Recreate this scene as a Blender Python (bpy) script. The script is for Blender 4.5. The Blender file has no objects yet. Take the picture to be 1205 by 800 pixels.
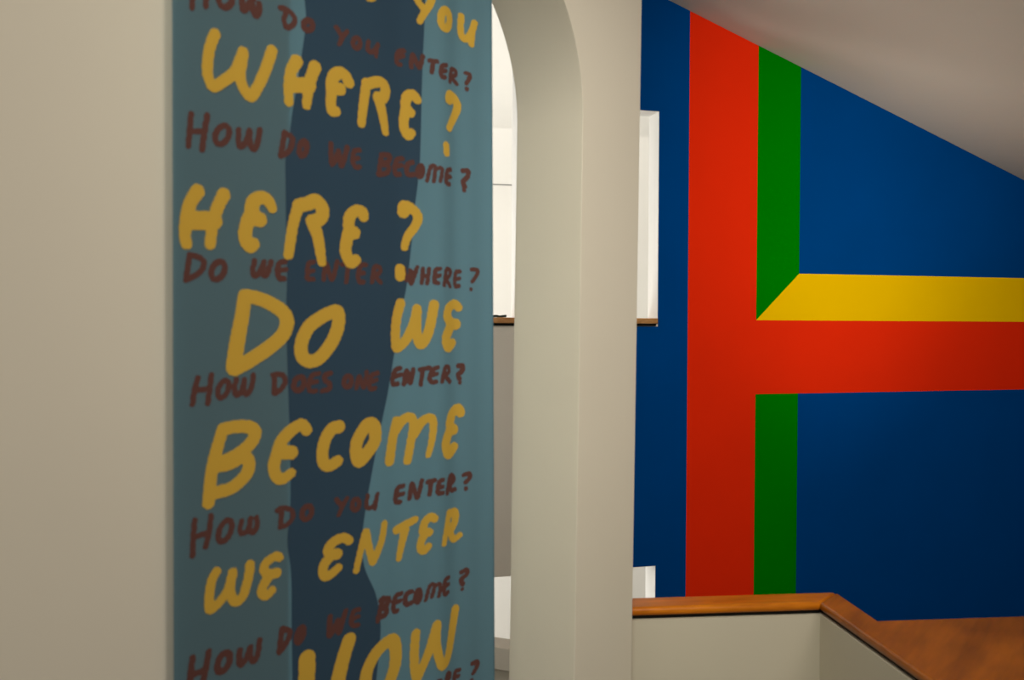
import bpy, bmesh, math, random
import numpy as np
from mathutils import Vector, Matrix
random.seed(4)
scn = bpy.context.scene
col = scn.collection
# ------------------------------------------------------------------ camera
FOCAL_PX = 1171.0
PITCH, ROLL = -0.0196, 0.0045
cam_d = bpy.data.cameras.new('camera')
cam = bpy.data.objects.new('camera', cam_d); col.objects.link(cam)
cam_d.sensor_fit = 'HORIZONTAL'; cam_d.sensor_width = 36.0
cam_d.lens = 36.0 * FOCAL_PX / 1205.0
cam.matrix_world = Matrix.Rotation(math.pi/2 + PITCH, 4, 'X') @ Matrix.Rotation(ROLL, 4, 'Z')
cam_d.clip_start = 0.05
cam_d.dof.use_dof = True
cam_d.dof.focus_distance = 8.0
cam_d.dof.aperture_fstop = 3.2
scn.camera = cam
# ------------------------------------------------------------------ world, lights, exposure
w = bpy.data.worlds.new('world'); scn.world = w; w.use_nodes = True
w.node_tree.nodes['Background'].inputs[0].default_value = (1.0, 0.93, 0.83, 1)
w.node_tree.nodes['Background'].inputs[1].default_value = 0.25

def area(name, loc, target, size, power, colour, size_y=None, spread=180):
    l = bpy.data.lights.new(name, 'AREA'); l.energy = power; l.color = colour
    l.size = size; l.spread = math.radians(spread)
    if size_y: l.shape = 'RECTANGLE'; l.size_y = size_y
    o = bpy.data.objects.new(name, l); col.objects.link(o)
    o.location = loc
    o.rotation_euler = (Vector(target) - Vector(loc)).to_track_quat('-Z', 'Y').to_euler()
    return o
area('gallery_light', (0.2, -1.4, 2.8), (-0.6, 3.0, -0.2), 1.4, 46, (1.0, 0.93, 0.80), spread=140)
area('jamb_fill', (-0.3, 0.6, 2.9), (0.25, 3.8, -0.7), 0.3, 2.5, (0.95, 1.0, 0.80), spread=45)  # added fill aimed at the arch jamb; no lamp known there
area('right_fill', (2.2, 0.4, 1.0), (0.2, 3.7, 0.0), 1.2, 16, (1.0, 0.90, 0.78), spread=100)  # unseen area light added at the right to brighten the wall face
area('mural_light', (1.9, 3.9, 2.2), (3.5, 8.9, 0.5), 0.9, 29, (1.0, 0.94, 0.84), spread=85)
area('ceiling_fill', (3.0, 7.3, -2.9), (3.3, 8.3, 2.2), 0.8, 9, (1.0, 0.92, 0.82), spread=55)  # added upward fill that washes the ceiling, kept below the view
area('banner_back_fill', (-0.8, 5.8, 1.5), (-1.0, 3.0, 0.0), 0.6, 28, (0.97, 1.0, 0.86), spread=65)  # unseen light added behind the arch to shine through the cloth
area('back_wall_fill', (-1.6, 5.0, 2.2), (-0.5, 7.9, -0.8), 0.6, 11, (1.0, 0.94, 0.86), spread=80)  # hidden fill added for the grey wall seen past the banner
area('parapet_fill', (0.5, 2.4, 2.2), (1.5, 4.0, -1.4), 0.5, 6, (1.0, 0.93, 0.82), spread=80)  # unseen fill added to brighten the parapet and its cap
scn.view_settings.view_transform = 'Standard'
scn.view_settings.look = 'None'
scn.view_settings.exposure = 0.0
scn.view_settings.gamma = 1.0
scn.view_settings.use_curve_mapping = False

# ------------------------------------------------------------------ materials
def srgb(r, g, b):
    f = lambda c: (c/255/12.92) if c/255 <= 0.04045 else ((c/255+0.055)/1.055)**2.4
    return (f(r), f(g), f(b), 1)
def base(name, colour, rough=0.8, spec=0.3):
    m = bpy.data.materials.new(name); m.use_nodes = True
    b = m.node_tree.nodes['Principled BSDF']
    b.inputs['Base Color'].default_value = colour
    b.inputs['Roughness'].default_value = rough
    b.inputs['Specular IOR Level'].default_value = spec
    return m, m.node_tree, b
def paint(name, colour, rough=0.85, bump=0.04, scale=90, vary=0.03, spec=0.2):
    m, t, b = base(name, colour, rough, spec)
    tc = t.nodes.new('ShaderNodeTexCoord')
    n1 = t.nodes.new('ShaderNodeTexNoise'); n1.inputs['Scale'].default_value = 1.7; n1.inputs['Detail'].default_value = 3
    n2 = t.nodes.new('ShaderNodeTexNoise'); n2.inputs['Scale'].default_value = scale; n2.inputs['Detail'].default_value = 4
    t.links.new(tc.outputs['Object'], n1.inputs['Vector']); t.links.new(tc.outputs['Object'], n2.inputs['Vector'])
    mx = t.nodes.new('ShaderNodeMix'); mx.data_type = 'RGBA'
    mx.inputs['A'].default_value = tuple(c*(1-vary) for c in colour[:3]) + (1,)
    mx.inputs['B'].default_value = tuple(min(1, c*(1+vary)) for c in colour[:3]) + (1,)
    t.links.new(n1.outputs['Fac'], mx.inputs['Factor']); t.links.new(mx.outputs['Result'], b.inputs['Base Color'])
    bp = t.nodes.new('ShaderNodeBump'); bp.inputs['Strength'].default_value = bump; bp.inputs['Distance'].default_value = 0.002
    t.links.new(n2.outputs['Fac'], bp.inputs['Height']); t.links.new(bp.outputs['Normal'], b.inputs['Normal'])
    return m
def cloth(name, colour, thin=0.62):
    m, t, b = base(name, colour, 0.9, 0.1)
    tr = t.nodes.new('ShaderNodeBsdfTranslucent'); tr.inputs['Color'].default_value = colour
    mix = t.nodes.new('ShaderNodeMixShader'); mix.inputs[0].default_value = thin
    out = t.nodes['Material Output']
    t.links.new(b.outputs[0], mix.inputs[1]); t.links.new(tr.outputs[0], mix.inputs[2]); t.links.new(mix.outputs[0], out.inputs[0])
    tc = t.nodes.new('ShaderNodeTexCoord')
    n2 = t.nodes.new('ShaderNodeTexNoise'); n2.inputs['Scale'].default_value = 400; n2.inputs['Detail'].default_value = 2
    t.links.new(tc.outputs['Object'], n2.inputs['Vector'])
    bp = t.nodes.new('ShaderNodeBump'); bp.inputs['Strength'].default_value = 0.08; bp.inputs['Distance'].default_value = 0.001
    t.links.new(n2.outputs['Fac'], bp.inputs['Height']); t.links.new(bp.outputs['Normal'], b.inputs['Normal'])
    return m
def wood(name, dark, light, rot=0.0, scale=1.0):
    m, t, b = base(name, light, 0.32, 0.24)
    tc = t.nodes.new('ShaderNodeTexCoord'); mp = t.nodes.new('ShaderNodeMapping')
    mp.inputs['Scale'].default_value = (1.2*scale, 9*scale, 9*scale)
    ro = t.nodes.new('ShaderNodeMapping'); ro.inputs['Rotation'].default_value = (0, 0, rot)
    t.links.new(tc.outputs['Object'], ro.inputs['Vector'])
    n = t.nodes.new('ShaderNodeTexNoise'); n.inputs['Scale'].default_value = 1.6; n.inputs['Detail'].default_value = 7
    n.inputs['Roughness'].default_value = 0.62; n.inputs['Distortion'].default_value = 0.5
    n2 = t.nodes.new('ShaderNodeTexNoise'); n2.inputs['Scale'].default_value = 9; n2.inputs['Detail'].default_value = 5
    n3 = t.nodes.new('ShaderNodeTexNoise'); n3.inputs['Scale'].default_value = 3.2; n3.inputs['Detail'].default_value = 2
    t.links.new(ro.outputs[0], mp.inputs['Vector'])
    t.links.new(mp.outputs[0], n.inputs['Vector']); t.links.new(mp.outputs[0], n2.inputs['Vector']); t.links.new(tc.outputs['Object'], n3.inputs['Vector'])
    a = t.nodes.new('ShaderNodeMath'); a.operation = 'MULTIPLY_ADD'; a.inputs[1].default_value = 0.45
    t.links.new(n2.outputs['Fac'], a.inputs[0]); t.links.new(n.outputs['Fac'], a.inputs[2])
    a2 = t.nodes.new('ShaderNodeMath'); a2.operation = 'MULTIPLY_ADD'; a2.inputs[1].default_value = 0.7
    t.links.new(n3.outputs['Fac'], a2.inputs[0]); t.links.new(a.outputs[0], a2.inputs[2])
    r = t.nodes.new('ShaderNodeValToRGB')
    r.color_ramp.elements[0].position = 0.40; r.color_ramp.elements[0].color = dark
    r.color_ramp.elements[1].position = 0.67; r.color_ramp.elements[1].color = light
    hv = t.nodes.new('ShaderNodeMath'); hv.operation = 'MULTIPLY'; hv.inputs[1].default_value = 0.5
    t.links.new(a2.outputs[0], hv.inputs[0]); t.links.new(hv.outputs[0], r.inputs[0]); t.links.new(r.outputs[0], b.inputs['Base Color'])
    return m
M = dict(
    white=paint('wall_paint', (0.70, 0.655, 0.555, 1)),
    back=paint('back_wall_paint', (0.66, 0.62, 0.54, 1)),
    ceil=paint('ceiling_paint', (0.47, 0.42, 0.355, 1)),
    bright=paint('white_room_paint', (0.82, 0.81, 0.775, 1)),
    low=paint('parapet_paint', (0.56, 0.52, 0.42, 1)),
    floor=paint('floor_stone', (0.16, 0.145, 0.125, 1), 0.5),
    blue=paint('blue_paint', (0.0, 0.057, 0.25, 1), 0.8, vary=0.08, spec=0.0),
    red=paint('red_paint', (0.86, 0.028, 0.004, 1), 0.8, vary=0.05, spec=0.0),
    green=paint('green_paint', (0.0, 0.21, 0.0, 1), 0.8, vary=0.05, spec=0.0),
    yellow=paint('yellow_paint', (0.93, 0.56, 0.0, 1), 0.8, vary=0.04, spec=0.0),
    teal=cloth('teal_cloth', (0.21, 0.345, 0.41, 1)),
    navy=cloth('navy_print', (0.040, 0.078, 0.125, 1), 0.25),
    gold=cloth('yellow_print', (0.68, 0.42, 0.06, 1), 0.2),
    maroon=cloth('maroon_print', (0.13, 0.055, 0.047, 1), 0.2),
    wood=wood('oiled_wood', (0.36, 0.088, 0.002, 1), (0.74, 0.23, 0.010, 1), rot=-0.116),
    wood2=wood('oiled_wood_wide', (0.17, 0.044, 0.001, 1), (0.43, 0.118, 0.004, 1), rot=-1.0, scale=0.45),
    sill=wood('sill_wood', (0.35, 0.15, 0.04, 1), (0.6, 0.33, 0.13, 1)),
    black=paint('gap_shade_paint', (0.006, 0.006, 0.005, 1)),  # black paint standing in for the shade in the gaps
    cord=paint('dark_green_cord', (0.03, 0.04, 0.03, 1)),
    metal=paint('grey_metal', (0.25, 0.25, 0.24, 1), 0.4),
)
# ------------------------------------------------------------------ helpers
def link(name, me, mat, parent=None):
    o = bpy.data.objects.new(name, me); col.objects.link(o)
    if mat: me.materials.append(mat)
    if parent: o.parent = parent
    return o
def root(name, loc, label, cat, group=None):
    o = bpy.data.objects.new(name, None); col.objects.link(o); o.location = loc
    o.empty_display_size = 0.1
    o['label'] = label; o['category'] = cat
    if group: o['group'] = group
    return o
def struct(o): o['kind'] = 'structure'; return o
def bevel(o, w_, seg=3, angle=50):
    b = o.modifiers.new('bevel', 'BEVEL'); b.width = w_; b.segments = seg; b.limit_method = 'ANGLE'; b.angle_limit = math.radians(angle)
    for p in o.data.polygons: p.use_smooth = True
    wn = o.modifiers.new('wn', 'WEIGHTED_NORMAL'); wn.keep_sharp = True
def prism(name, pts, vec, mat, parent=None, origin=(0, 0, 0)):
    """planar outline pts (3d, world) extruded by vec; mesh is stored relative to origin"""
    bm = bmesh.new(); og = Vector(origin)
    vs = [bm.verts.new(Vector(p) - og) for p in pts]
    f = bm.faces.new(vs)
    r = bmesh.ops.extrude_face_region(bm, geom=[f])
    bmesh.ops.translate(bm, verts=[v for v in r['geom'] if isinstance(v, bmesh.types.BMVert)], vec=Vector(vec))
    bmesh.ops.recalc_face_normals(bm, faces=bm.faces)
    me = bpy.data.meshes.new(name); bm.to_mesh(me); bm.free()
    o = link(name, me, mat, parent)
    if not parent: o.location = origin
    return o
def plan_prism(name, xy, z0, z1, mat, parent=None, origin=(0, 0, 0)):
    return prism(name, [(x, y, z0) for x, y in xy], (0, 0, z1-z0), mat, parent, origin)

# ------------------------------------------------------------------ frames of the two walls
A = math.radians(39.0)
NP = Vector((0.49, 3.95, 0)); ND = Vector((math.sin(A), math.cos(A), 0)); NN = Vector((math.cos(A), -math.sin(A), 0))
def near(u, z, off=0.0): return NP + ND*u + NN*off + Vector((0, 0, z))
B = math.radians(74.1)
FP = Vector((0, 8, 0)); FD = Vector((math.sin(B), math.cos(B), 0)); FN = Vector((math.cos(B), -math.sin(B), 0))
FN = Vector((FD.y, -FD.x, 0))
def far(s, z, off=0.0): return FP + FD*s + FN*off + Vector((0, 0, z))
def ceil_s(s): return 2.682 - 0.3688*(s - 1.345)
def ceil_at(p): return ceil_s((Vector(p) - FP).dot(FD))

FLOOR = -1.9; LOW = -4.0
# ------------------------------------------------------------------ setting
struct(plan_prism('floor', [(-6.5, -4), (4.5, -4), (4.5, 4.2), (-6.5, 4.2)], FLOOR-0.25, FLOOR, M['floor']))
struct(plan_prism('floor', [(-6.5, 4.2), (9.5, 4.2), (9.5, 14), (-6.5, 14)], LOW-0.25, LOW, M['floor']))
# slanting ceiling: follows the wall_back diagonal and runs forward over the gallery
c = [far(-4.2, ceil_s(-4.2), 0), far(8.5, ceil_s(8.5), 0), far(8.5, ceil_s(8.5), 11), far(-4.2, ceil_s(-4.2), 11)]
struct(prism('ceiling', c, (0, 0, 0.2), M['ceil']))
# near wall with the arch
LEAN = 0.016
T = 0.31
R_ = 0.665; ZS = 0.76
uj = lambda z: -0.383 + LEAN*z
ul = -0.372 - 2*R_
out = [near(-4.6, FLOOR), near(ul, FLOOR), near(ul, ZS)]
for k in range(1, 48):
    a = math.pi - math.pi*k/48
    out.append(near(-0.371 - R_ + R_*math.cos(a), ZS + R_*math.sin(a)))
out += [near(uj(ZS), ZS), near(uj(FLOOR), FLOOR), near(0.010 + LEAN*FLOOR, FLOOR)]
zt = ceil_at(near(0, 0)) - 0.002
out += [near(0.010 + LEAN*zt, zt), near(-4.6, ceil_at(near(-4.6, 0)) - 0.002)]
wl = struct(prism('wall_left', out, -NN*T, M['white']))
bevel(wl, 0.002, 2, 40)
# wall_back with four openings
SW = -1.15
openings = [(0.25, 1.267, 0.0, 1.748), (0.25, 1.263, -3.0, -2.062), (SW, 0.05, 0.0, 2.62), (SW, 0.05, -3.0, -2.064)]
def wall_cells(s_edges, z_edges, hole):
    bm = bmesh.new(); V = {}
    def v(s, z, k):
        key = (round(s, 4), round(z, 4), k)
        if key not in V: V[key] = bm.verts.new(far(s, z, -0.2*k))
        return V[key]
    cells = [(i, j) for i in range(len(s_edges)-1) for j in range(len(z_edges)-1)
             if not hole((s_edges[i]+s_edges[i+1])/2, (z_edges[j]+z_edges[j+1])/2)]
    cs = set(cells)
    for i, j in cells:
        a, b_, c_, d_ = s_edges[i], s_edges[i+1], z_edges[j], z_edges[j+1]
        bm.faces.new([v(a, c_, 0), v(b_, c_, 0), v(b_, d_, 0), v(a, d_, 0)])
        bm.faces.new([v(a, c_, 1), v(a, d_, 1), v(b_, d_, 1), v(b_, c_, 1)])
        for (di, dj, p, q) in ((-1, 0, (a, c_), (a, d_)), (1, 0, (b_, c_), (b_, d_)), (0, -1, (a, c_), (b_, c_)), (0, 1, (a, d_), (b_, d_))):
            if (i+di, j+dj) not in cs:
                bm.faces.new([v(*p, 0), v(*q, 0), v(*q, 1), v(*p, 1)]).material_index = 1
    bmesh.ops.recalc_face_normals(bm, faces=bm.faces)
    me = bpy.data.meshes.new('wall_back'); bm.to_mesh(me); bm.free(); return me
hole = lambda s, z: any(a < s < b_ and c_ < z < d_ for a, b_, c_, d_ in openings)
se = sorted({-4.2, 8.5} | {o[0] for o in openings} | {o[1] for o in openings})
ze = sorted({LOW, 4.9} | {o[2] for o in openings} | {o[3] for o in openings})
wb = struct(link('wall_back', wall_cells(se, ze, hole), M['back'])); wb.data.materials.append(M['bright'])
# white room behind the openings
struct(prism('wall_rear', [far(-4.2, LOW, -3.2), far(3.2, LOW, -3.2), far(3.2, 1.535, -3.2), far(-4.2, 1.535, -3.2)], -FN*0.8, M['bright']))
struct(prism('trim_1', [far(-4.2, 1.535, -3.2), far(3.2, 1.535, -3.2), far(3.2, 2.17, -3.2), far(-4.2, 2.17, -3.2)], -FN*0.8, M['bright']))
struct(prism('trim_2', [far(-4.2, 1.529, -3.196), far(1.35, 1.529, -3.196), far(1.35, 1.541, -3.196), far(-4.2, 1.541, -3.196)], -FN*0.7, M['metal']))
struct(prism('wall_rear', [far(-4.2, 2.17, -3.9), far(3.2, 2.17, -3.9), far(3.2, 4.9, -3.9), far(-4.2, 4.9, -3.9)], -FN*0.1, M['bright']))
struct(prism('ceiling', [far(-4.2, 4.9, 0), far(3.2, 4.9, 0), far(3.2, 4.9, -4.0), far(-4.2, 4.9, -4.0)], (0, 0, 0.2), M['bright']))
struct(prism('wall_side', [far(3.2, LOW, -0.2), far(3.2, 4.9, -0.2), far(3.2, 4.9, -4), far(3.2, LOW, -4)], FD*0.1, M['bright']))
struct(prism('wall_side', [far(-4.2, LOW, -0.2), far(-4.2, 4.9, -0.2), far(-4.2, 4.9, -4), far(-4.2, LOW, -4)], -FD*0.1, M['bright']))
area('white_room_light', far(-2.9, 1.3, -1.4), far(0.2, 1.0, -3.0), 1.5, 84, (1.0, 0.98, 0.95))
area('white_room_light', far(0.8, 4.3, -1.3), far(0.8, 0.2, -3.0), 1.8, 60, (1.0, 0.97, 0.92))
area('white_room_light', far(-2.6, -2.2, -1.4), far(0.4, -2.4, -3.0), 1.2, 108, (1.0, 0.975, 0.93))
# right-hand wall beyond the frame
struct(prism('wall_right', [far(8.5, LOW, 0), far(8.5, -0.0, 0), far(8.5, -0.0, 11), far(8.5, LOW, 11)], FD*0.2, M['white']))

# wooden sills in the openings
def sill(name, s0, s1, origin_label):
    o = struct(prism(name, [far(s0, -0.022, 0.028), far(s1, -0.022, 0.028), far(s1, 0.024, 0.028), far(s0, 0.024, 0.028)], -FN*0.22, M['sill']))
    bevel(o, 0.006, 2)
    return o
sill('trim_3', 0.252, 1.262, '')
sill('trim_4', SW+0.002, 0.048, '')
struct(prism('sill_shade_1', [far(0.26, -0.042, 0.012), far(1.25, -0.042, 0.012), far(1.25, -0.022, 0.012), far(0.26, -0.022, 0.012)], -FN*0.03, M['black']))  # black strip paints in the shade below the sill
struct(prism('sill_shade_2', [far(SW+.01, -0.042, 0.012), far(0.045, -0.042, 0.012), far(0.045, -0.022, 0.012), far(SW+.01, -0.022, 0.012)], -FN*0.03, M['black']))  # same painted shade under the left sill

# thin dark line lying on the left sill
cu = bpy.data.meshes.new('cord'); bm = bmesh.new()
prev = None
for k in range(41):
    s_ = SW + 0.03 + k*(1.07/40)
    c_ = far(s_, 0.033 + 0.004*math.sin(k*2.1), 0.0 + 0.005*math.sin(k*1.3))
    ring = [bm.verts.new(c_ + Vector((0, 0, 0.011*math.sin(t))) + FN*0.009*math.cos(t)) for t in [i*math.pi/3 for i in range(6)]]
    if prev:
        for i in range(6): bm.faces.new([prev[i], prev[(i+1) % 6], ring[(i+1) % 6], ring[i]])
    else: bm.faces.new(ring)
    prev = ring
bm.faces.new(prev); bmesh.ops.recalc_face_normals(bm, faces=bm.faces); bm.to_mesh(cu); bm.free()
cord = link('cord', cu, M['cord'])
cord['label'] = 'thin dark cord lying along the wooden sill of the bright opening beside the banner'; cord['category'] = 'cord'

# low wall beyond the arch
P1 = Vector((0.055, 6.6, 0)); DL = Vector((-0.912, 0.41, 0)); DB = Vector((0.41, 0.912, 0))
zt1 = -2.205
lw = root('low_wall', P1 + Vector((0, 0, LOW)), 'low grey wall with a pale band along its top seen past the banner edge', 'low wall')
og = lw.location
q = [P1 + DL*0, P1 + DL*1.5, P1 + DL*1.5 + DB*0.2, P1 + DB*0.2]
plan_prism('top_band', [(p.x, p.y) for p in q], zt1-0.145, zt1, M['white'], lw, og)
q = [P1 + DL*0.03 + DB*0.03, P1 + DL*1.47 + DB*0.03, P1 + DL*1.47 + DB*0.18, P1 + DL*0.03 + DB*0.18]
plan_prism('body', [(p.x, p.y) for p in q], LOW, zt1-0.145, M['low'], lw, og)

# ------------------------------------------------------------------ painted mural on wall_back
mural = root('wall_mural', far(3, LOW, 0.0), 'large geometric wall painting of blue fields crossed by red, green and yellow bands', 'mural')
mo = mural.location
TH = 0.004; G = 0.001
def band(name, pts, mat):
    return prism(name, [far(s, z, G+TH) for s, z in pts], -FN*TH, M[mat], mural, mo)
SR = 8.5
top = lambda s: ceil_s(s) - 0.002
r0, r1, g1 = 1.543, 2.190, 2.606
# blue left field, around the two openings
band('blue_field', [(0.12, LOW), (r0, LOW), (r0, top(r0)), (0.12, top(0.12)), (0.12, 1.748+.004), (1.271, 1.752), (1.271, -0.045), (0.12, -0.045), (0.12, -2.058), (1.267, -2.058), (1.267, -3.0), (0.12, -3.0)], 'blue')
band('red_band', [(r0, LOW), (r1, LOW), (r1, -0.628), (SR, -0.628), (SR, 0.006), (r1, 0.012), (r1, top(r1)), (r0, top(r0))], 'red')
band('green_band', [(r1, 0.012), (g1, 0.421), (g1, top(g1)), (r1, top(r1))], 'green')
band('green_band', [(r1, LOW), (g1, LOW), (g1, -0.628), (r1, -0.628)], 'green')
band('yellow_band', [(r1, 0.012), (SR, 0.006), (SR, top(SR)), ((2.682+0.3688*1.345-0.423)/0.3688, 0.419), (g1, 0.421)], 'yellow')
band('blue_field', [(g1, 0.421), ((2.682+0.3688*1.345-0.423)/0.3688, 0.419), (g1, top(g1))], 'blue')
band('blue_field', [(g1, LOW), (SR, LOW), (SR, -0.628), (g1, -0.628)], 'blue')

# ------------------------------------------------------------------ parapet with wooden cap
CZ = -1.163; CT = 0.036
a1 = Vector((math.sin(math.radians(83.35)), math.cos(math.radians(83.35))))
cf = Vector((1.283, 4.108)); cb = Vector((1.405, 4.272))
lf = cf - a1*0.925; lb = cb - a1*1.165
f2 = Vector((1.283+0.0963*1.7, 4.108-1.7)); b2 = Vector((1.436, 3.864))
bR = b2 + Vector((0.9932, 0.1166))*2.4; fR = Vector((bR.x, f2.y))
par = root('parapet', (1.3, 4.1, FLOOR), 'low beige stair parapet topped with a thick orange-brown wooden cap', 'parapet')
po = par.location
c1 = plan_prism('wooden_cap', [lf, cf, cb, lb], CZ-CT, CZ, M['wood'], par, po); bevel(c1, 0.015, 5)
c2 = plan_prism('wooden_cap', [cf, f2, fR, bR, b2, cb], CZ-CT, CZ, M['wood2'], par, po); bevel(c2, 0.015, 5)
def inset(pts, d):
    n = len(pts); area_ = sum(pts[i].x*pts[(i+1) % n].y - pts[(i+1) % n].x*pts[i].y for i in range(n)); sg = 1 if area_ > 0 else -1
    res = []
    for i in range(n):
        p0, p1, p2 = pts[i-1], pts[i], pts[(i+1) % n]
        e1 = (p1-p0).normalized(); e2 = (p2-p1).normalized()
        n1 = Vector((-e1.y, e1.x))*sg; n2 = Vector((-e2.y, e2.x))*sg
        b_ = (n1+n2); b_ = b_/max(0.2, b_.length_squared)*2
        res.append(p1 + b_*d)
    return res
outline = [lf, cf, f2, fR, bR, b2, cb, lb]
plan_prism('painted_shadow_gap', inset(outline, 0.022), CZ-CT-0.016, CZ-CT, M['black'], par, po)  # gap under the cap, its shade put in as a black strip
plan_prism('body', inset(outline, 0.003), FLOOR, CZ-CT-0.016, M['low'], par, po)

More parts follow.
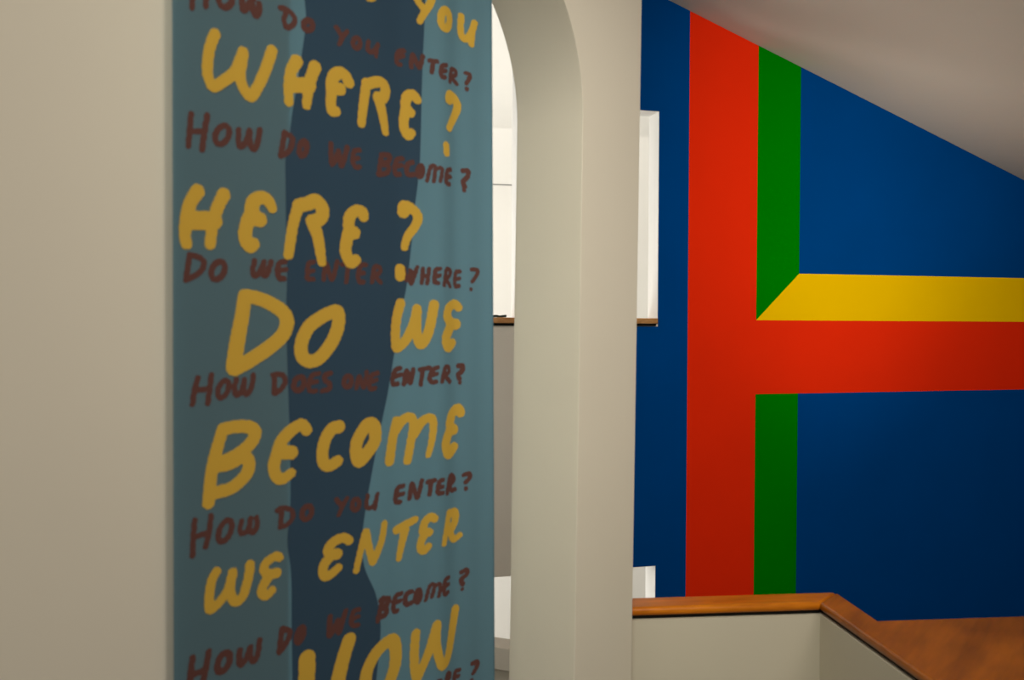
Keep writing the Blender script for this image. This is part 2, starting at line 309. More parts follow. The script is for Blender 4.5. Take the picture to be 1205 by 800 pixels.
# ------------------------------------------------------------------ banner
LETTERING = {
 'y_you': [
  (0,[-2946,1799,13,-2929,1790,13,-2909,1790,13,-2886,1800,13,-2867,1819,13]),
  (0,[-2566,1935,22,-2535,1882,22,-2488,1846,22]),
  (0,[-2412,1966,24,-2427,1891,22,-2472,1828,21,-2515,1762,19]),
  (1,[-2257,1833,24,-2265,1798,24,-2286,1773,24,-2312,1767,24,-2334,1782,24,-2342,1813,24,-2334,1847,24,-2313,1873,24,-2287,1879,24,-2265,1864,24]),
  (0,[-2135,1884,21,-2142,1816,21,-2132,1764,21,-2096,1751,21,-2054,1790,21,-2016,1868,21]),
  (0,[-2037,1803,19,-2047,1729,19]),
 ],
 'y_where': [
  (0,[-3915,1373,27,-3940,1316,27,-3954,1257,27,-3959,1185,27,-3946,1141,27,-3924,1118,27,-3875,1151,28,-3807,1207,28,-3773,1272,28,-3753,1320,28]),
  (0,[-3753,1320,28,-3764,1260,28,-3773,1199,28,-3753,1145,28,-3713,1109,28,-3680,1143,28,-3639,1218,29,-3607,1291,29,-3580,1364,29]),
  (0,[-3424,1342,34,-3460,1283,30,-3476,1203,27,-3474,1121,24]),
  (0,[-3303,1337,34,-3335,1260,31,-3350,1195,28,-3360,1125,24]),
  (0,[-3448,1214,40,-3345,1233,40]),
  (0,[-3068,1299,32,-3092,1329,33,-3129,1340,33,-3171,1315,34,-3189,1272,34,-3187,1241,35]),
  (0,[-3181,1246,35,-3132,1251,35]),
  (0,[-3187,1241,30,-3195,1176,29,-3187,1125,29,-3160,1127,28]),
  (0,[-2937,1319,29,-2956,1217,27,-2967,1149,26,-2974,1089,24]),
  (0,[-2928,1317,31,-2832,1347,31,-2789,1313,32,-2808,1259,31,-2839,1258,31]),
  (0,[-2846,1257,33,-2820,1190,29,-2802,1126,26,-2788,1070,22]),
  (0,[-2536,1300,29,-2570,1323,29,-2615,1298,30,-2624,1240,30,-2590,1215,31]),
  (0,[-2624,1223,30,-2639,1160,29,-2634,1109,28,-2606,1077,27,-2577,1098,25]),
  (0,[-2257,1347,32,-2248,1376,30,-2198,1362,29,-2171,1321,28,-2200,1257,26,-2238,1205,24,-2257,1173,23]),
  (0,[-2288,1064,23,-2283,1018,23]),
 ],
 'y_here': [
  (0,[-4013,608,34,-4053,549,32,-4074,477,31,-4083,400,29,-4075,355,28]),
  (0,[-3866,607,33,-3906,534,31,-3931,454,29,-3945,360,27]),
  (0,[-4057,465,45,-3927,475,46]),
  (0,[-3580,568,27,-3598,596,30,-3640,615,33,-3694,587,36,-3703,530,39]),
  (0,[-3707,508,39,-3656,503,39]),
  (0,[-3725,499,35,-3743,431,35,-3737,387,34,-3712,363,33,-3692,378,32]),
  (0,[-3412,593,31,-3443,507,29,-3464,405,28,-3476,336,27]),
  (0,[-3409,595,36,-3355,609,37,-3297,631,37,-3252,592,37,-3266,540,37,-3320,520,37]),
  (0,[-3320,520,37,-3286,448,33,-3269,370,29,-3256,309,25]),
  (0,[-2958,576,31,-2965,599,32,-3010,605,32,-3058,570,33,-3067,521,34]),
  (0,[-3064,484,36,-3026,480,36]),
  (0,[-3067,476,36,-3085,418,34,-3088,369,33,-3053,315,32,-3015,332,31]),
  (0,[-2641,629,36,-2632,663,34,-2573,652,31,-2524,611,29,-2548,552,27,-2607,487,24,-2630,425,22]),
  (0,[-2666,297,30,-2664,254,30]),
 ],
 'y_do_we': [
  (0,[-3746,115,35,-3762,13,37,-3787,-97,39,-3809,-222,40,-3807,-238,42]),
  (0,[-3743,117,34,-3658,104,35,-3566,71,36,-3505,30,37,-3486,-20,38,-3519,-85,38,-3603,-145,38,-3703,-199,38,-3800,-242,38]),
  (1,[-3158,46,37,-3253,16,36,-3344,-39,36,-3390,-117,36,-3390,-188,36,-3339,-221,36,-3263,-199,36,-3186,-120,37,-3147,-48,37,-3137,17,37]),
  (0,[-2661,97,29,-2689,19,29,-2701,-67,29,-2698,-144,29,-2680,-160,29,-2620,-119,29,-2577,-59,29,-2544,11,29,-2531,66,29]),
  (0,[-2531,66,29,-2534,-24,29,-2527,-103,29,-2499,-146,29,-2458,-113,30,-2426,-42,30,-2407,30,30,-2391,93,30]),
  (0,[-2153,80,27,-2192,100,29,-2255,72,30,-2269,22,32,-2235,-15,34]),
  (0,[-2235,-19,34,-2178,-25,35]),
  (0,[-2235,-37,34,-2277,-96,33,-2281,-142,31,-2258,-168,30,-2214,-141,29]),
 ],
 'y_become': [
  (0,[-3876,-541,30,-3916,-654,31,-3941,-752,31,-3956,-887,31]),
  (0,[-3874,-538,32,-3792,-530,32,-3712,-542,33,-3684,-576,33,-3721,-629,33,-3809,-676,32,-3895,-700,32]),
  (0,[-3920,-715,32,-3835,-710,32,-3766,-688,32,-3724,-707,33,-3729,-762,33,-3775,-805,32,-3836,-834,32,-3920,-842,32]),
  (0,[-3359,-584,31,-3393,-552,32,-3462,-580,33,-3514,-621,34,-3540,-669,35]),
  (0,[-3510,-686,37,-3459,-693,37]),
  (0,[-3533,-670,35,-3566,-735,33,-3562,-789,31,-3524,-825,29,-3460,-801,27]),
  (0,[-3136,-584,36,-3185,-593,35,-3232,-646,34,-3251,-712,33,-3244,-765,33,-3206,-791,32,-3146,-771,32]),
  (1,[-2918,-586,37,-2873,-602,37,-2867,-683,37,-2923,-745,37,-2985,-789,36,-3010,-745,36,-3004,-679,36,-2968,-628,36]),
  (0,[-2693,-586,27,-2721,-679,29,-2748,-814,31]),
  (0,[-2703,-646,31,-2643,-586,29,-2581,-573,28,-2554,-619,27,-2575,-710,25,-2603,-828,24]),
  (0,[-2556,-676,31,-2487,-606,28,-2417,-587,26,-2394,-631,23,-2406,-725,20,-2435,-812,17]),
  (0,[-2129,-581,27,-2153,-549,30,-2212,-577,32,-2239,-634,34]),
  (0,[-2238,-667,34,-2198,-677,35]),
  (0,[-2238,-676,34,-2278,-746,33,-2274,-801,32,-2244,-824,32,-2193,-786,31]),
 ],
 'y_we_enter': [
  (0,[-3913,-1229,24,-3940,-1271,24,-3952,-1333,24,-3953,-1388,24,-3940,-1405,24,-3896,-1382,24,-3853,-1340,24,-3829,-1293,25,-3819,-1252,25]),
  (0,[-3819,-1252,25,-3832,-1307,25,-3828,-1364,25,-3797,-1400,25,-3758,-1379,25,-3731,-1313,25,-3718,-1263,25,-3715,-1232,25]),
  (0,[-3533,-1228,22,-3559,-1217,23,-3613,-1238,24,-3631,-1272,25,-3604,-1308,25]),
  (0,[-3599,-1303,27,-3552,-1306,27]),
  (0,[-3604,-1316,27,-3639,-1362,26,-3639,-1396,25,-3613,-1409,23,-3580,-1388,22]),
  (0,[-3061,-1220,26,-3104,-1198,27,-3168,-1207,28,-3210,-1241,29,-3199,-1275,30]),
  (0,[-3184,-1275,30,-3147,-1280,31]),
  (0,[-3194,-1284,29,-3238,-1320,28,-3248,-1367,26,-3220,-1388,26,-3173,-1373,25,-3139,-1357,24]),
  (0,[-3008,-1397,19,-2978,-1302,20,-2936,-1192,21,-2917,-1271,22,-2882,-1372,23]),
  (0,[-2882,-1372,23,-2842,-1318,22,-2807,-1247,21,-2790,-1169,20]),
  (0,[-2689,-1224,25,-2616,-1202,24,-2542,-1184,22]),
  (0,[-2622,-1234,26,-2646,-1309,22,-2670,-1394,18]),
  (0,[-2382,-1203,23,-2415,-1185,24,-2463,-1215,25,-2478,-1262,26]),
  (0,[-2472,-1269,26,-2427,-1279,26]),
  (0,[-2466,-1287,26,-2493,-1327,25,-2493,-1367,24,-2465,-1383,23,-2433,-1362,22]),
  (0,[-2243,-1187,23,-2269,-1273,21,-2296,-1368,19]),
  (0,[-2236,-1200,26,-2184,-1192,26,-2177,-1241,26,-2208,-1287,26,-2233,-1308,26]),
  (0,[-2233,-1308,25,-2208,-1348,23,-2180,-1363,21,-2132,-1344,19]),
 ],
 'y_how': [
  (0,[-3355,-1800,46,-3355,-1876,46,-3368,-1992,45,-3383,-2106,45]),
  (0,[-3060,-1774,40,-3098,-1855,41,-3140,-1976,43,-3183,-2127,44]),
  (1,[-2726,-1859,38,-2829,-1883,37,-2898,-1942,37,-2934,-2016,37,-2926,-2103,37,-2863,-2173,37,-2770,-2123,38,-2705,-2028,38,-2694,-1926,38]),
  (0,[-2533,-1865,28,-2545,-1982,28,-2539,-2091,28,-2520,-2136,28,-2488,-2095,28,-2431,-2011,28,-2386,-1914,28,-2360,-1852,28]),
  (0,[-2360,-1852,28,-2366,-1955,28,-2343,-2052,29,-2305,-2119,29,-2252,-2076,29,-2209,-1939,29,-2174,-1803,29]),
 ],
 'm_how_do_you_1': [
  (0,[-4027,1633,13,-4043,1465,13]),
  (0,[-3945,1662,14,-3968,1492,14]),
  (0,[-4035,1554,13,-3958,1574,14]),
  (1,[-3815,1576,16,-3823,1544,16,-3844,1520,16,-3869,1513,16,-3889,1527,16,-3897,1555,16,-3889,1588,16,-3869,1612,16,-3844,1618,16,-3823,1605,16]),
  (0,[-3759,1625,16,-3759,1552,16,-3749,1526,16,-3720,1562,16,-3697,1605,16]),
  (0,[-3697,1605,16,-3697,1546,16,-3678,1516,16,-3659,1540,16,-3657,1581,16]),
  (0,[-3491,1581,13,-3505,1536,13,-3493,1503,13]),
  (0,[-3528,1591,14,-3502,1597,14,-3457,1583,14,-3435,1558,14,-3445,1527,14,-3479,1502,14]),
  (1,[-3319,1552,16,-3325,1535,16,-3340,1522,16,-3358,1518,16,-3373,1524,16,-3379,1539,16,-3373,1555,16,-3358,1568,16,-3340,1573,16,-3325,1567,16]),
  (0,[-3156,1578,14,-3122,1544,14]),
  (0,[-3078,1574,13,-3111,1536,13,-3135,1493,13]),
  (1,[-2983,1532,14,-2988,1514,14,-3002,1501,14,-3019,1497,14,-3032,1505,14,-3037,1520,14,-3032,1538,14,-3019,1551,14,-3002,1555,14,-2988,1548,14]),
  (0,[-2921,1554,13,-2928,1511,13,-2904,1498,13,-2872,1519,13,-2847,1553,13]),
  (0,[-2855,1535,11,-2863,1483,11]),
  (0,[-2638,1564,14,-2680,1549,14,-2698,1509,13,-2689,1481,13,-2664,1479,14]),
  (0,[-2692,1512,13,-2644,1533,14]),
  (0,[-2582,1481,14,-2568,1555,14,-2517,1490,14,-2487,1563,14]),
  (0,[-2432,1548,14,-2372,1554,14]),
  (0,[-2403,1548,14,-2415,1482,14]),
  (0,[-2289,1549,14,-2329,1534,14,-2342,1493,14,-2328,1469,14,-2302,1474,14]),
  (0,[-2328,1503,13,-2293,1514,13]),
  (0,[-2249,1457,14,-2233,1534,14,-2188,1537,14,-2188,1510,14,-2226,1490,14,-2174,1460,14]),
  (0,[-2095,1542,12,-2057,1538,13,-2064,1511,13,-2089,1478,13]),
  (0,[-2084,1447,13,-2083,1442,13]),
 ],
 'm_how_do_we_1': [
  (0,[-4048,968,14,-4063,814,14]),
  (0,[-3959,975,15,-3975,895,15,-3988,807,15]),
  (0,[-4056,884,13,-3971,897,14]),
  (1,[-3837,900,15,-3852,872,15,-3876,852,15,-3900,849,15,-3915,863,15,-3914,889,15,-3899,917,15,-3875,937,15,-3851,941,15,-3836,927,15]),
  (0,[-3779,935,14,-3782,880,14,-3771,851,14,-3742,874,14,-3716,939,14]),
  (0,[-3716,939,15,-3711,868,15,-3686,851,15,-3667,889,15,-3654,952,15]),
  (0,[-3500,962,15,-3524,841,15]),
  (0,[-3500,962,15,-3452,941,15,-3454,904,15,-3481,863,15,-3524,839,15]),
  (1,[-3357,899,15,-3366,875,15,-3381,859,15,-3396,857,15,-3405,870,15,-3406,893,15,-3397,917,15,-3382,933,15,-3367,935,15,-3357,922,15]),
  (0,[-3193,948,14,-3186,837,14,-3139,915,15]),
  (0,[-3139,915,15,-3118,837,15,-3077,944,15]),
  (0,[-2988,940,14,-3027,929,14,-3037,872,14,-3015,842,14,-2988,848,14]),
  (0,[-3032,885,13,-2996,895,13]),
  (0,[-2819,937,14,-2842,821,14]),
  (0,[-2819,937,15,-2753,942,15,-2761,907,15,-2819,884,15]),
  (0,[-2819,884,15,-2761,881,15,-2772,842,15,-2842,823,15]),
  (0,[-2648,938,15,-2690,926,15,-2711,879,14,-2698,842,15,-2668,845,15]),
  (0,[-2702,887,14,-2654,899,14]),
  (0,[-2568,927,15,-2605,911,15,-2616,873,15,-2599,851,15,-2559,856,15]),
  (1,[-2484,885,15,-2491,864,15,-2504,850,15,-2517,849,15,-2526,860,15,-2527,879,15,-2520,900,15,-2508,913,15,-2495,915,15,-2486,904,15]),
  (0,[-2449,831,12,-2421,916,12,-2385,919,12,-2395,833,12]),
  (0,[-2385,910,12,-2335,920,12,-2326,899,12,-2343,839,12]),
  (0,[-2239,923,15,-2273,912,15,-2286,867,15,-2282,836,15,-2252,832,15]),
  (0,[-2277,870,14,-2239,879,14]),
  (0,[-2116,931,15,-2072,936,15,-2074,901,15,-2112,864,15,-2099,835,15]),
  (0,[-2105,812,13,-2103,811,13]),
 ],
 'm_do_we_enter': [
  (0,[-4057,304,14,-4077,186,14]),
  (0,[-4057,304,14,-4001,292,14,-3978,264,14,-4005,221,14,-4077,183,14]),
  (1,[-3863,237,15,-3878,211,15,-3901,195,15,-3924,194,15,-3937,209,15,-3937,234,15,-3923,260,15,-3900,277,15,-3877,278,15,-3863,263,15]),
  (0,[-3685,294,14,-3698,241,14,-3685,218,14,-3658,235,14,-3629,291,14]),
  (0,[-3629,291,14,-3638,232,14,-3612,226,14,-3585,293,15]),
  (0,[-3498,299,15,-3533,288,15,-3545,247,15,-3531,211,15,-3505,211,15]),
  (0,[-3541,249,13,-3491,259,13]),
  (0,[-3309,306,13,-3346,293,13,-3354,240,13,-3349,215,13,-3312,214,13]),
  (0,[-3352,252,12,-3312,260,12]),
  (0,[-3243,215,13,-3226,302,13,-3186,216,13,-3148,316,13]),
  (0,[-3112,302,13,-3047,309,13]),
  (0,[-3069,304,13,-3083,206,13]),
  (0,[-2939,308,14,-2979,299,14,-2996,242,14,-2985,211,14,-2957,212,14]),
  (0,[-2987,255,13,-2954,262,13]),
  (0,[-2892,212,13,-2872,297,13,-2829,295,13,-2835,265,13,-2872,253,13,-2823,213,13]),
  (0,[-2631,301,13,-2615,234,13,-2572,284,13]),
  (0,[-2584,292,13,-2578,214,13,-2529,312,13]),
  (0,[-2482,305,13,-2491,221,13]),
  (0,[-2431,307,13,-2446,220,13]),
  (0,[-2488,259,12,-2440,266,12]),
  (0,[-2343,311,13,-2379,301,13,-2388,233,13,-2358,225,13]),
  (0,[-2382,262,13,-2345,271,13]),
  (0,[-2303,212,13,-2281,309,13,-2236,302,13,-2250,270,13,-2283,258,13,-2240,208,13]),
  (0,[-2141,303,14,-2175,296,14,-2188,240,13,-2175,210,14,-2147,214,14]),
  (0,[-2182,252,12,-2143,260,13]),
  (0,[-2036,320,13,-1982,319,13,-1986,289,13,-2028,245,13]),
  (0,[-2042,197,11,-2041,193,11]),
 ],
 'm_how_does': [
  (0,[-4013,-279,14,-4031,-336,14,-4043,-404,14]),
  (0,[-3938,-269,14,-3949,-340,14,-3959,-406,14]),
  (0,[-4033,-340,14,-3945,-335,14]),
  (1,[-3842,-343,14,-3856,-367,14,-3875,-381,14,-3893,-380,14,-3902,-364,14,-3900,-340,14,-3886,-316,14,-3867,-301,14,-3849,-302,14,-3839,-318,14]),
  (0,[-3794,-297,14,-3807,-344,14,-3793,-374,14,-3765,-357,14,-3746,-299,14]),
  (0,[-3746,-299,14,-3752,-354,14,-3730,-374,14,-3703,-334,14,-3694,-280,14]),
  (0,[-3564,-284,14,-3566,-377,14]),
  (0,[-3574,-283,14,-3519,-284,14,-3495,-316,14,-3519,-356,14,-3561,-379,14]),
  (1,[-3375,-338,15,-3387,-359,15,-3407,-371,15,-3427,-370,15,-3440,-356,15,-3441,-335,15,-3430,-315,15,-3410,-303,15,-3389,-303,15,-3376,-317,15]),
  (0,[-3273,-287,13,-3322,-297,13,-3342,-344,13,-3337,-376,13,-3296,-380,13]),
  (0,[-3329,-334,13,-3289,-330,13]),
  (0,[-3193,-289,14,-3232,-299,14,-3234,-325,14,-3199,-347,14,-3206,-374,14,-3251,-382,14]),
  (1,[-3045,-341,15,-3052,-359,15,-3067,-369,15,-3084,-368,15,-3096,-357,15,-3099,-339,15,-3092,-322,15,-3077,-311,15,-3060,-312,15,-3048,-323,15]),
  (0,[-3008,-379,13,-2988,-315,13,-2952,-379,13,-2930,-292,13]),
  (0,[-2847,-302,14,-2893,-315,14,-2911,-368,14,-2896,-390,14,-2867,-387,14]),
  (0,[-2902,-350,13,-2856,-341,13]),
  (0,[-2662,-281,15,-2704,-294,15,-2722,-339,15,-2718,-371,15,-2682,-371,15]),
  (0,[-2710,-331,14,-2656,-318,14]),
  (0,[-2631,-375,14,-2611,-297,14,-2582,-371,14,-2558,-291,14]),
  (0,[-2505,-295,14,-2425,-286,14]),
  (0,[-2480,-300,14,-2498,-384,14]),
  (0,[-2360,-286,14,-2399,-300,14,-2425,-347,14,-2408,-373,14,-2373,-372,14]),
  (0,[-2412,-334,13,-2366,-324,13]),
  (0,[-2320,-374,14,-2291,-291,14,-2254,-290,14,-2254,-322,14,-2291,-336,14,-2240,-378,15]),
  (0,[-2149,-284,16,-2113,-285,16,-2117,-318,16,-2151,-340,16,-2140,-363,16]),
  (0,[-2133,-387,12,-2133,-391,12]),
 ],
 'm_how_do_you_2': [
  (0,[-4032,-958,14,-4040,-1039,14,-4044,-1127,14]),
  (0,[-3942,-951,14,-3952,-1025,14,-3972,-1097,14]),
  (0,[-4040,-1040,14,-3950,-1029,14]),
  (1,[-3827,-1043,15,-3845,-1071,15,-3869,-1086,15,-3890,-1083,15,-3900,-1062,15,-3896,-1032,15,-3878,-1004,15,-3854,-988,15,-3833,-992,15,-3823,-1012,15]),
  (0,[-3764,-1003,13,-3775,-1046,13,-3762,-1068,13,-3726,-1054,14,-3711,-1000,14]),
  (0,[-3711,-1000,14,-3717,-1055,14,-3695,-1073,14,-3672,-1044,14,-3674,-1000,14]),
  (0,[-3517,-980,14,-3527,-1071,14]),
  (0,[-3548,-984,13,-3512,-974,13,-3457,-996,13,-3447,-1030,13,-3481,-1064,13,-3524,-1073,13]),
  (1,[-3324,-1028,15,-3335,-1046,15,-3354,-1056,15,-3374,-1053,15,-3386,-1039,15,-3387,-1018,15,-3376,-999,15,-3357,-989,15,-3337,-992,15,-3324,-1007,15]),
  (0,[-3152,-980,13,-3120,-1014,13]),
  (0,[-3075,-984,13,-3108,-1023,13,-3136,-1067,13]),
  (1,[-2985,-1032,14,-2993,-1049,14,-3008,-1058,14,-3024,-1055,14,-3036,-1042,14,-3038,-1024,14,-3031,-1007,14,-3016,-998,14,-3000,-1000,14,-2988,-1013,14]),
  (0,[-2921,-989,13,-2932,-1048,13,-2900,-1063,13,-2866,-1040,13,-2846,-992,13]),
  (0,[-2854,-1033,12,-2866,-1072,12]),
  (0,[-2635,-972,15,-2678,-981,15,-2696,-1029,15,-2692,-1058,15,-2662,-1064,15]),
  (0,[-2687,-1022,14,-2635,-1018,14]),
  (0,[-2586,-1053,14,-2565,-967,14,-2524,-1057,14,-2486,-958,14]),
  (0,[-2437,-973,15,-2383,-969,15]),
  (0,[-2409,-971,14,-2422,-1050,14]),
  (0,[-2308,-975,14,-2341,-982,14,-2357,-1034,14,-2343,-1054,14,-2310,-1054,14]),
  (0,[-2350,-1020,13,-2310,-1016,13]),
  (0,[-2263,-1063,16,-2234,-967,16,-2203,-968,16,-2196,-997,16,-2241,-1017,16]),
  (0,[-2241,-1017,15,-2213,-1053,15,-2178,-1051,15]),
  (0,[-2096,-972,14,-2053,-967,14,-2043,-993,14,-2081,-1020,14]),
  (0,[-2080,-1058,13,-2080,-1062,13]),
 ],
 'm_how_do_we_2': [
  (0,[-4045,-1615,16,-4055,-1677,16,-4059,-1726,16]),
  (0,[-3955,-1609,16,-3972,-1685,16,-3993,-1766,16]),
  (0,[-4058,-1698,15,-3972,-1692,16]),
  (1,[-3838,-1692,17,-3854,-1715,17,-3877,-1726,17,-3897,-1721,17,-3907,-1701,17,-3903,-1675,17,-3888,-1651,17,-3865,-1640,17,-3845,-1645,17,-3835,-1665,17]),
  (0,[-3776,-1649,16,-3780,-1696,16,-3767,-1724,16,-3736,-1697,16,-3713,-1650,16]),
  (0,[-3713,-1650,15,-3713,-1699,15,-3691,-1727,15,-3668,-1695,15,-3657,-1627,15]),
  (0,[-3517,-1605,15,-3535,-1720,15]),
  (0,[-3517,-1602,15,-3471,-1625,15,-3471,-1656,15,-3500,-1696,15,-3533,-1722,15]),
  (1,[-3386,-1667,21,-3395,-1685,21,-3406,-1695,21,-3414,-1693,21,-3417,-1680,21,-3414,-1660,21,-3405,-1642,21,-3394,-1632,21,-3385,-1634,21,-3382,-1648,21]),
  (0,[-3196,-1614,16,-3199,-1715,16,-3141,-1647,16]),
  (0,[-3141,-1647,15,-3132,-1715,15,-3085,-1607,15]),
  (0,[-2986,-1621,14,-3025,-1622,14,-3044,-1662,14,-3035,-1697,14,-2994,-1707,14]),
  (0,[-3036,-1662,13,-2989,-1659,13]),
  (0,[-2801,-1598,16,-2841,-1719,15]),
  (0,[-2818,-1607,16,-2754,-1610,17,-2765,-1640,17,-2812,-1655,16]),
  (0,[-2812,-1655,16,-2769,-1669,17,-2783,-1698,17,-2839,-1702,16]),
  (0,[-2649,-1604,15,-2691,-1610,15,-2712,-1656,15,-2706,-1695,15,-2682,-1698,15]),
  (0,[-2703,-1649,14,-2657,-1644,14]),
  (0,[-2569,-1608,15,-2606,-1615,15,-2618,-1656,15,-2600,-1679,15,-2569,-1674,15]),
  (1,[-2497,-1650,17,-2504,-1669,17,-2514,-1680,17,-2525,-1678,17,-2532,-1663,17,-2533,-1642,17,-2526,-1622,17,-2516,-1612,17,-2505,-1614,17,-2498,-1628,17]),
  (0,[-2451,-1684,12,-2417,-1603,12,-2380,-1611,12,-2402,-1674,12]),
  (0,[-2380,-1614,12,-2341,-1607,12,-2332,-1635,12,-2345,-1682,12]),
  (0,[-2247,-1589,15,-2281,-1596,15,-2297,-1646,15,-2285,-1683,15,-2254,-1678,15]),
  (0,[-2285,-1633,14,-2245,-1630,14]),
  (0,[-2117,-1583,14,-2071,-1574,14,-2068,-1604,14,-2117,-1628,14,-2103,-1661,14]),
  (0,[-2107,-1691,11,-2107,-1692,11]),
 ],
 'm_where_bottom': [
  (0,[-2015,-2186,15,-1971,-2185,15,-1971,-2216,15,-2004,-2248,15]),
  (0,[-2020,-2289,12,-2020,-2293,12]),
  (0,[-2130,-2197,14,-2167,-2199,14,-2180,-2254,14,-2158,-2288,14]),
  (0,[-2172,-2233,14,-2139,-2232,14]),
  (0,[-2281,-2262,15,-2255,-2186,15,-2228,-2198,15,-2238,-2219,15,-2269,-2221,15,-2224,-2279,15]),
  (0,[-2325,-2204,13,-2358,-2206,13,-2371,-2255,13,-2338,-2273,13]),
 ],
}
SHAPE_LEFT = [(-1.6874,0.9678),(-1.6874,0.8355),(-1.6803,0.814),(-1.6831,0.7591),(-1.6924,0.7062),(-1.7082,0.6214),(-1.7261,0.5347),(-1.7357,0.4654),(-1.748,0.4178),(-1.7466,0.3502),(-1.7453,0.2322),(-1.7412,0.1184),(-1.7444,0.0458),(-1.7428,-0.0685),(-1.7398,-0.1458),(-1.7356,-0.2521),(-1.7315,-0.3854),(-1.7309,-0.4744),(-1.737,-0.5357),(-1.7427,-0.5769),(-1.737,-0.6135),(-1.7309,-0.6391),(-1.7273,-0.6978),(-1.7278,-0.7871),(-1.7259,-0.8861),(-1.7245,-0.9447),(-1.7188,-1.1714)]
SHAPE_RIGHT = [(-1.2306,1.1006),(-1.2336,0.9495),(-1.2369,0.8736),(-1.2417,0.7948),(-1.247,0.6835),(-1.2501,0.5577),(-1.2534,0.4695),(-1.2656,0.3803),(-1.2743,0.3395),(-1.2846,0.2387),(-1.3035,0.1058),(-1.3155,0.0583),(-1.3529,-0.0924),(-1.3814,-0.214),(-1.4076,-0.2977),(-1.4324,-0.3876),(-1.4582,-0.4882),(-1.4782,-0.5813),(-1.4819,-0.6405),(-1.4771,-0.6822),(-1.4609,-0.7237),(-1.4348,-0.7629),(-1.4215,-0.7998),(-1.4098,-0.8489),(-1.408,-0.8958),(-1.4194,-0.986),(-1.4259,-1.0283),(-1.4467,-1.2659)]

BU0, BU1, BZ0, BZ1 = -2.072, -0.915, -1.55, 2.05
def wave(u):
    t = min(1, max(0, (u + 1.55)/0.6)); t = t*t*(3-2*t)
    return t*(0.0075*math.sin((u+0.93)*2*math.pi/0.30+0.9) + 0.0026*math.sin((u+0.93)*2*math.pi/0.13)) + 0.0010*math.sin(u*11)
def edge(v):   # right-hand edge drifts outwards a little towards the hem
    return -0.922 - 0.0105*v
def bpt(u, v, d): return near(u, v, 0.030 + wave(u) + d)
ban = root('banner', near(-1.5, BZ0, 0.03), 'tall teal cloth banner with a dark blue silhouette and yellow and maroon hand lettering', 'banner')
bo = ban.location
def grid_mesh(name, rows, d, mat, parent, thick=None):
    vs = []; n = len(rows[0])
    for r in rows: vs += [tuple(bpt(u, v, d) - bo) for u, v in r]
    fs = [(j*n+i, j*n+i+1, (j+1)*n+i+1, (j+1)*n+i) for j in range(len(rows)-1) for i in range(n-1)]
    me = bpy.data.meshes.new(name); me.from_pydata(vs, [], fs)
    for p in me.polygons: p.use_smooth = True
    o = link(name, me, mat, parent)
    if thick:
        s_ = o.modifiers.new('solid', 'SOLIDIFY'); s_.thickness = thick; s_.offset = -1
    return o
rows = []
for j in range(49):
    v = BZ0 + (BZ1-BZ0)*j/48
    e = edge(v)
    rows.append([(BU0 + (e-BU0)*i/120, v) for i in range(121)])
grid_mesh('cloth', rows, 0, M['teal'], ban, 0.0008)
# silhouette print
L_, R2 = sorted(SHAPE_LEFT, key=lambda p: p[1]), sorted(SHAPE_RIGHT, key=lambda p: p[1])
lv = np.linspace(BZ0+0.004, BZ1-0.004, 360)
lo_u = np.interp(lv, [p[1] for p in L_], [p[0] for p in L_]); hi_u = np.interp(lv, [p[1] for p in R2], [p[0] for p in R2])
# round the corners of the traced outline
ker = np.ones(5)/5
lo_u[2:-2] = np.convolve(lo_u, ker, 'valid'); hi_u[2:-2] = np.convolve(hi_u, ker, 'valid')
rows = [[(BU0*0 + lo_u[j] + (hi_u[j]-lo_u[j])*i/40, v) for i in range(41)] for j, v in enumerate(lv)]
sil = grid_mesh('silhouette', rows, 0.0006, M['navy'], ban)
sil['label'] = 'dark blue silhouette print'

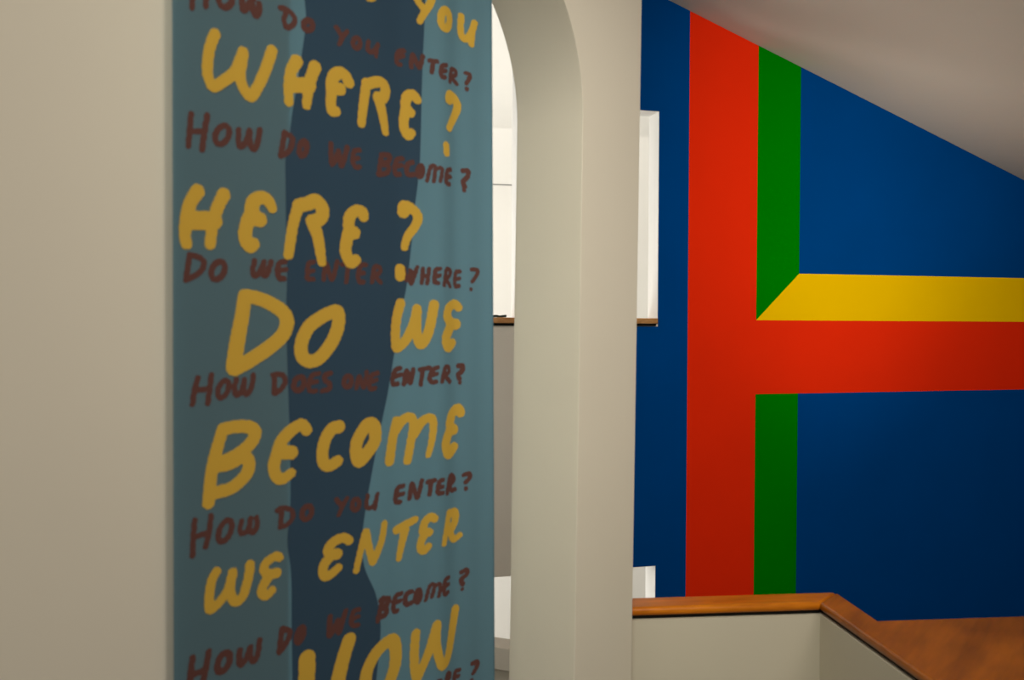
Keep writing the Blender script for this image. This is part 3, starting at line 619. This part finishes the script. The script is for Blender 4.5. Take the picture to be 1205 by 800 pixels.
def smooth_path(pts, closed):
    n = len(pts); res = []
    if n == 1: return pts
    segs = n if closed else n-1
    g = lambda i: pts[i % n] if closed else pts[min(max(i, 0), n-1)]
    for i in range(segs):
        p0, p1, p2, p3 = (np.array(g(i+k-1), float) for k in range(4))
        for k in range(5):
            t = k/5
            res.append(tuple(0.5*((2*p1) + (-p0+p2)*t + (2*p0-5*p1+4*p2-p3)*t*t + (-p0+3*p1-3*p2+p3)*t**3)))
    res.append(g(0) if closed else pts[-1])
    return res
H = 0.0025
def lettering(name, strokes, d, mat, label, seed):
    paths = []
    for closed, q in strokes:
        pts = [(q[i]/2000, q[i+1]/2000, q[i+2]/2000) for i in range(0, len(q), 3)]
        paths.append(smooth_path(pts, bool(closed)))
    allp = [p for s_ in paths for p in s_]
    u0 = min(p[0]-p[2]*1.6 for p in allp)-2*H; u1 = max(p[0]+p[2]*1.6 for p in allp)+2*H
    v0 = min(p[1]-p[2] for p in allp)-2*H; v1 = max(p[1]+p[2] for p in allp)+2*H
    v0 = max(v0, -1.45)
    nu = int((u1-u0)/H)+2; nv = int((v1-v0)/H)+2
    U = u0 + H*np.arange(nu); V = v0 + H*np.arange(nv)
    F = np.full((nv, nu), 1.0)
    for s_ in paths:
        for a, b_ in zip(s_[:-1], s_[1:]):
            r = max(a[2], b_[2])*1.7+3*H
            i0 = max(0, int((min(a[0], b_[0])-r-u0)/H)); i1 = min(nu, int((max(a[0], b_[0])+r-u0)/H)+1)
            j0 = max(0, int((min(a[1], b_[1])-r-v0)/H)); j1 = min(nv, int((max(a[1], b_[1])+r-v0)/H)+1)
            if i1 <= i0 or j1 <= j0: continue
            k = 0.893 - 0.216*((a[0]+2.069)/1.146)
            uu = (U[i0:i1]-a[0])*k; vv = V[j0:j1]-a[1]
            X, Y = np.meshgrid(uu, vv)
            dx, dy = (b_[0]-a[0])*k, b_[1]-a[1]
            L2 = dx*dx+dy*dy+1e-12
            t = np.clip((X*dx+Y*dy)/L2, 0, 1)
            dist = np.hypot(X-t*dx, Y-t*dy) - (a[2]+(b_[2]-a[2])*t)
            F[j0:j1, i0:i1] = np.minimum(F[j0:j1, i0:i1], dist)
    # brush-edge roughness
    UU, VV = np.meshgrid(U, V)
    F += 0.0007*np.sin(UU*260+seed)*np.sin(VV*310+2*seed) + 0.0005*np.sin(UU*610+VV*190)
    verts = []; faces = []; vid = {}
    def vtx(key, u, v):
        if key not in vid:
            vid[key] = len(verts); verts.append(tuple(bpt(u, v, d) - bo))
        return vid[key]
    ins = F < 0
    anyc = ins[:-1, :-1] | ins[1:, :-1] | ins[:-1, 1:] | ins[1:, 1:]
    for j, i in zip(*np.nonzero(anyc)):
        cs = [(j, i), (j, i+1), (j+1, i+1), (j+1, i)]
        poly = []
        for k in range(4):
            a, b_ = cs[k], cs[(k+1) % 4]
            fa, fb = F[a], F[b_]
            if fa < 0: poly.append(vtx(a, U[a[1]], V[a[0]]))
            if (fa < 0) != (fb < 0):
                t = fa/(fa-fb)
                key = ('e',) + tuple(sorted((a, b_)))
                poly.append(vtx(key, U[a[1]]+(U[b_[1]]-U[a[1]])*t, V[a[0]]+(V[b_[0]]-V[a[0]])*t))
        if len(poly) >= 3: faces.append(poly)
    # one part for each painted character
    par_ = list(range(len(verts)))
    def find(x):
        while par_[x] != x: par_[x] = par_[par_[x]]; x = par_[x]
        return x
    for f in faces:
        a = find(f[0])
        for q_ in f[1:]: par_[find(q_)] = a
    groups = {}
    for f in faces: groups.setdefault(find(f[0]), []).append(f)
    for fs in groups.values():
        if len(fs) < 6: continue
        ids = sorted({v for f in fs for v in f}); mp_ = {v: n for n, v in enumerate(ids)}
        me = bpy.data.meshes.new(name); me.from_pydata([verts[v] for v in ids], [], [[mp_[v] for v in f] for f in fs])
        for p in me.polygons: p.use_smooth = True
        o = link(name, me, mat, ban); o['label'] = label
for k, key in enumerate(LETTERING):
    yel = key[0] == 'y'
    lettering('letter', LETTERING[key], 0.0018 if yel else 0.0012, M['gold'] if yel else M['maroon'], 'yellow brushed letter' if yel else 'maroon brushed letter', k*1.7)
# rod and brackets that carry the banner, above the frame
def tube(name, p, q_, r, mat, parent, og):
    bm = bmesh.new(); ax = (q_-p); L = ax.length
    bmesh.ops.create_cone(bm, cap_ends=True, segments=20, radius1=r, radius2=r, depth=L)
    rot = ax.to_track_quat('Z', 'Y').to_matrix().to_4x4()
    bm.transform(Matrix.Translation((p+q_)/2 - og) @ rot)
    me = bpy.data.meshes.new(name); bm.to_mesh(me); bm.free()
    for f in me.polygons: f.use_smooth = len(f.vertices) == 4
    return link(name, me, mat, parent)
tube('rod', near(BU0-0.05, BZ1+0.012, 0.030), near(-0.90, BZ1+0.012, 0.030), 0.012, M['metal'], ban, bo)
for u in (BU0-0.03, -0.93): tube('bracket', near(u, BZ1+0.012, 0.001), near(u, BZ1+0.012, 0.030), 0.007, M['metal'], ban, bo)
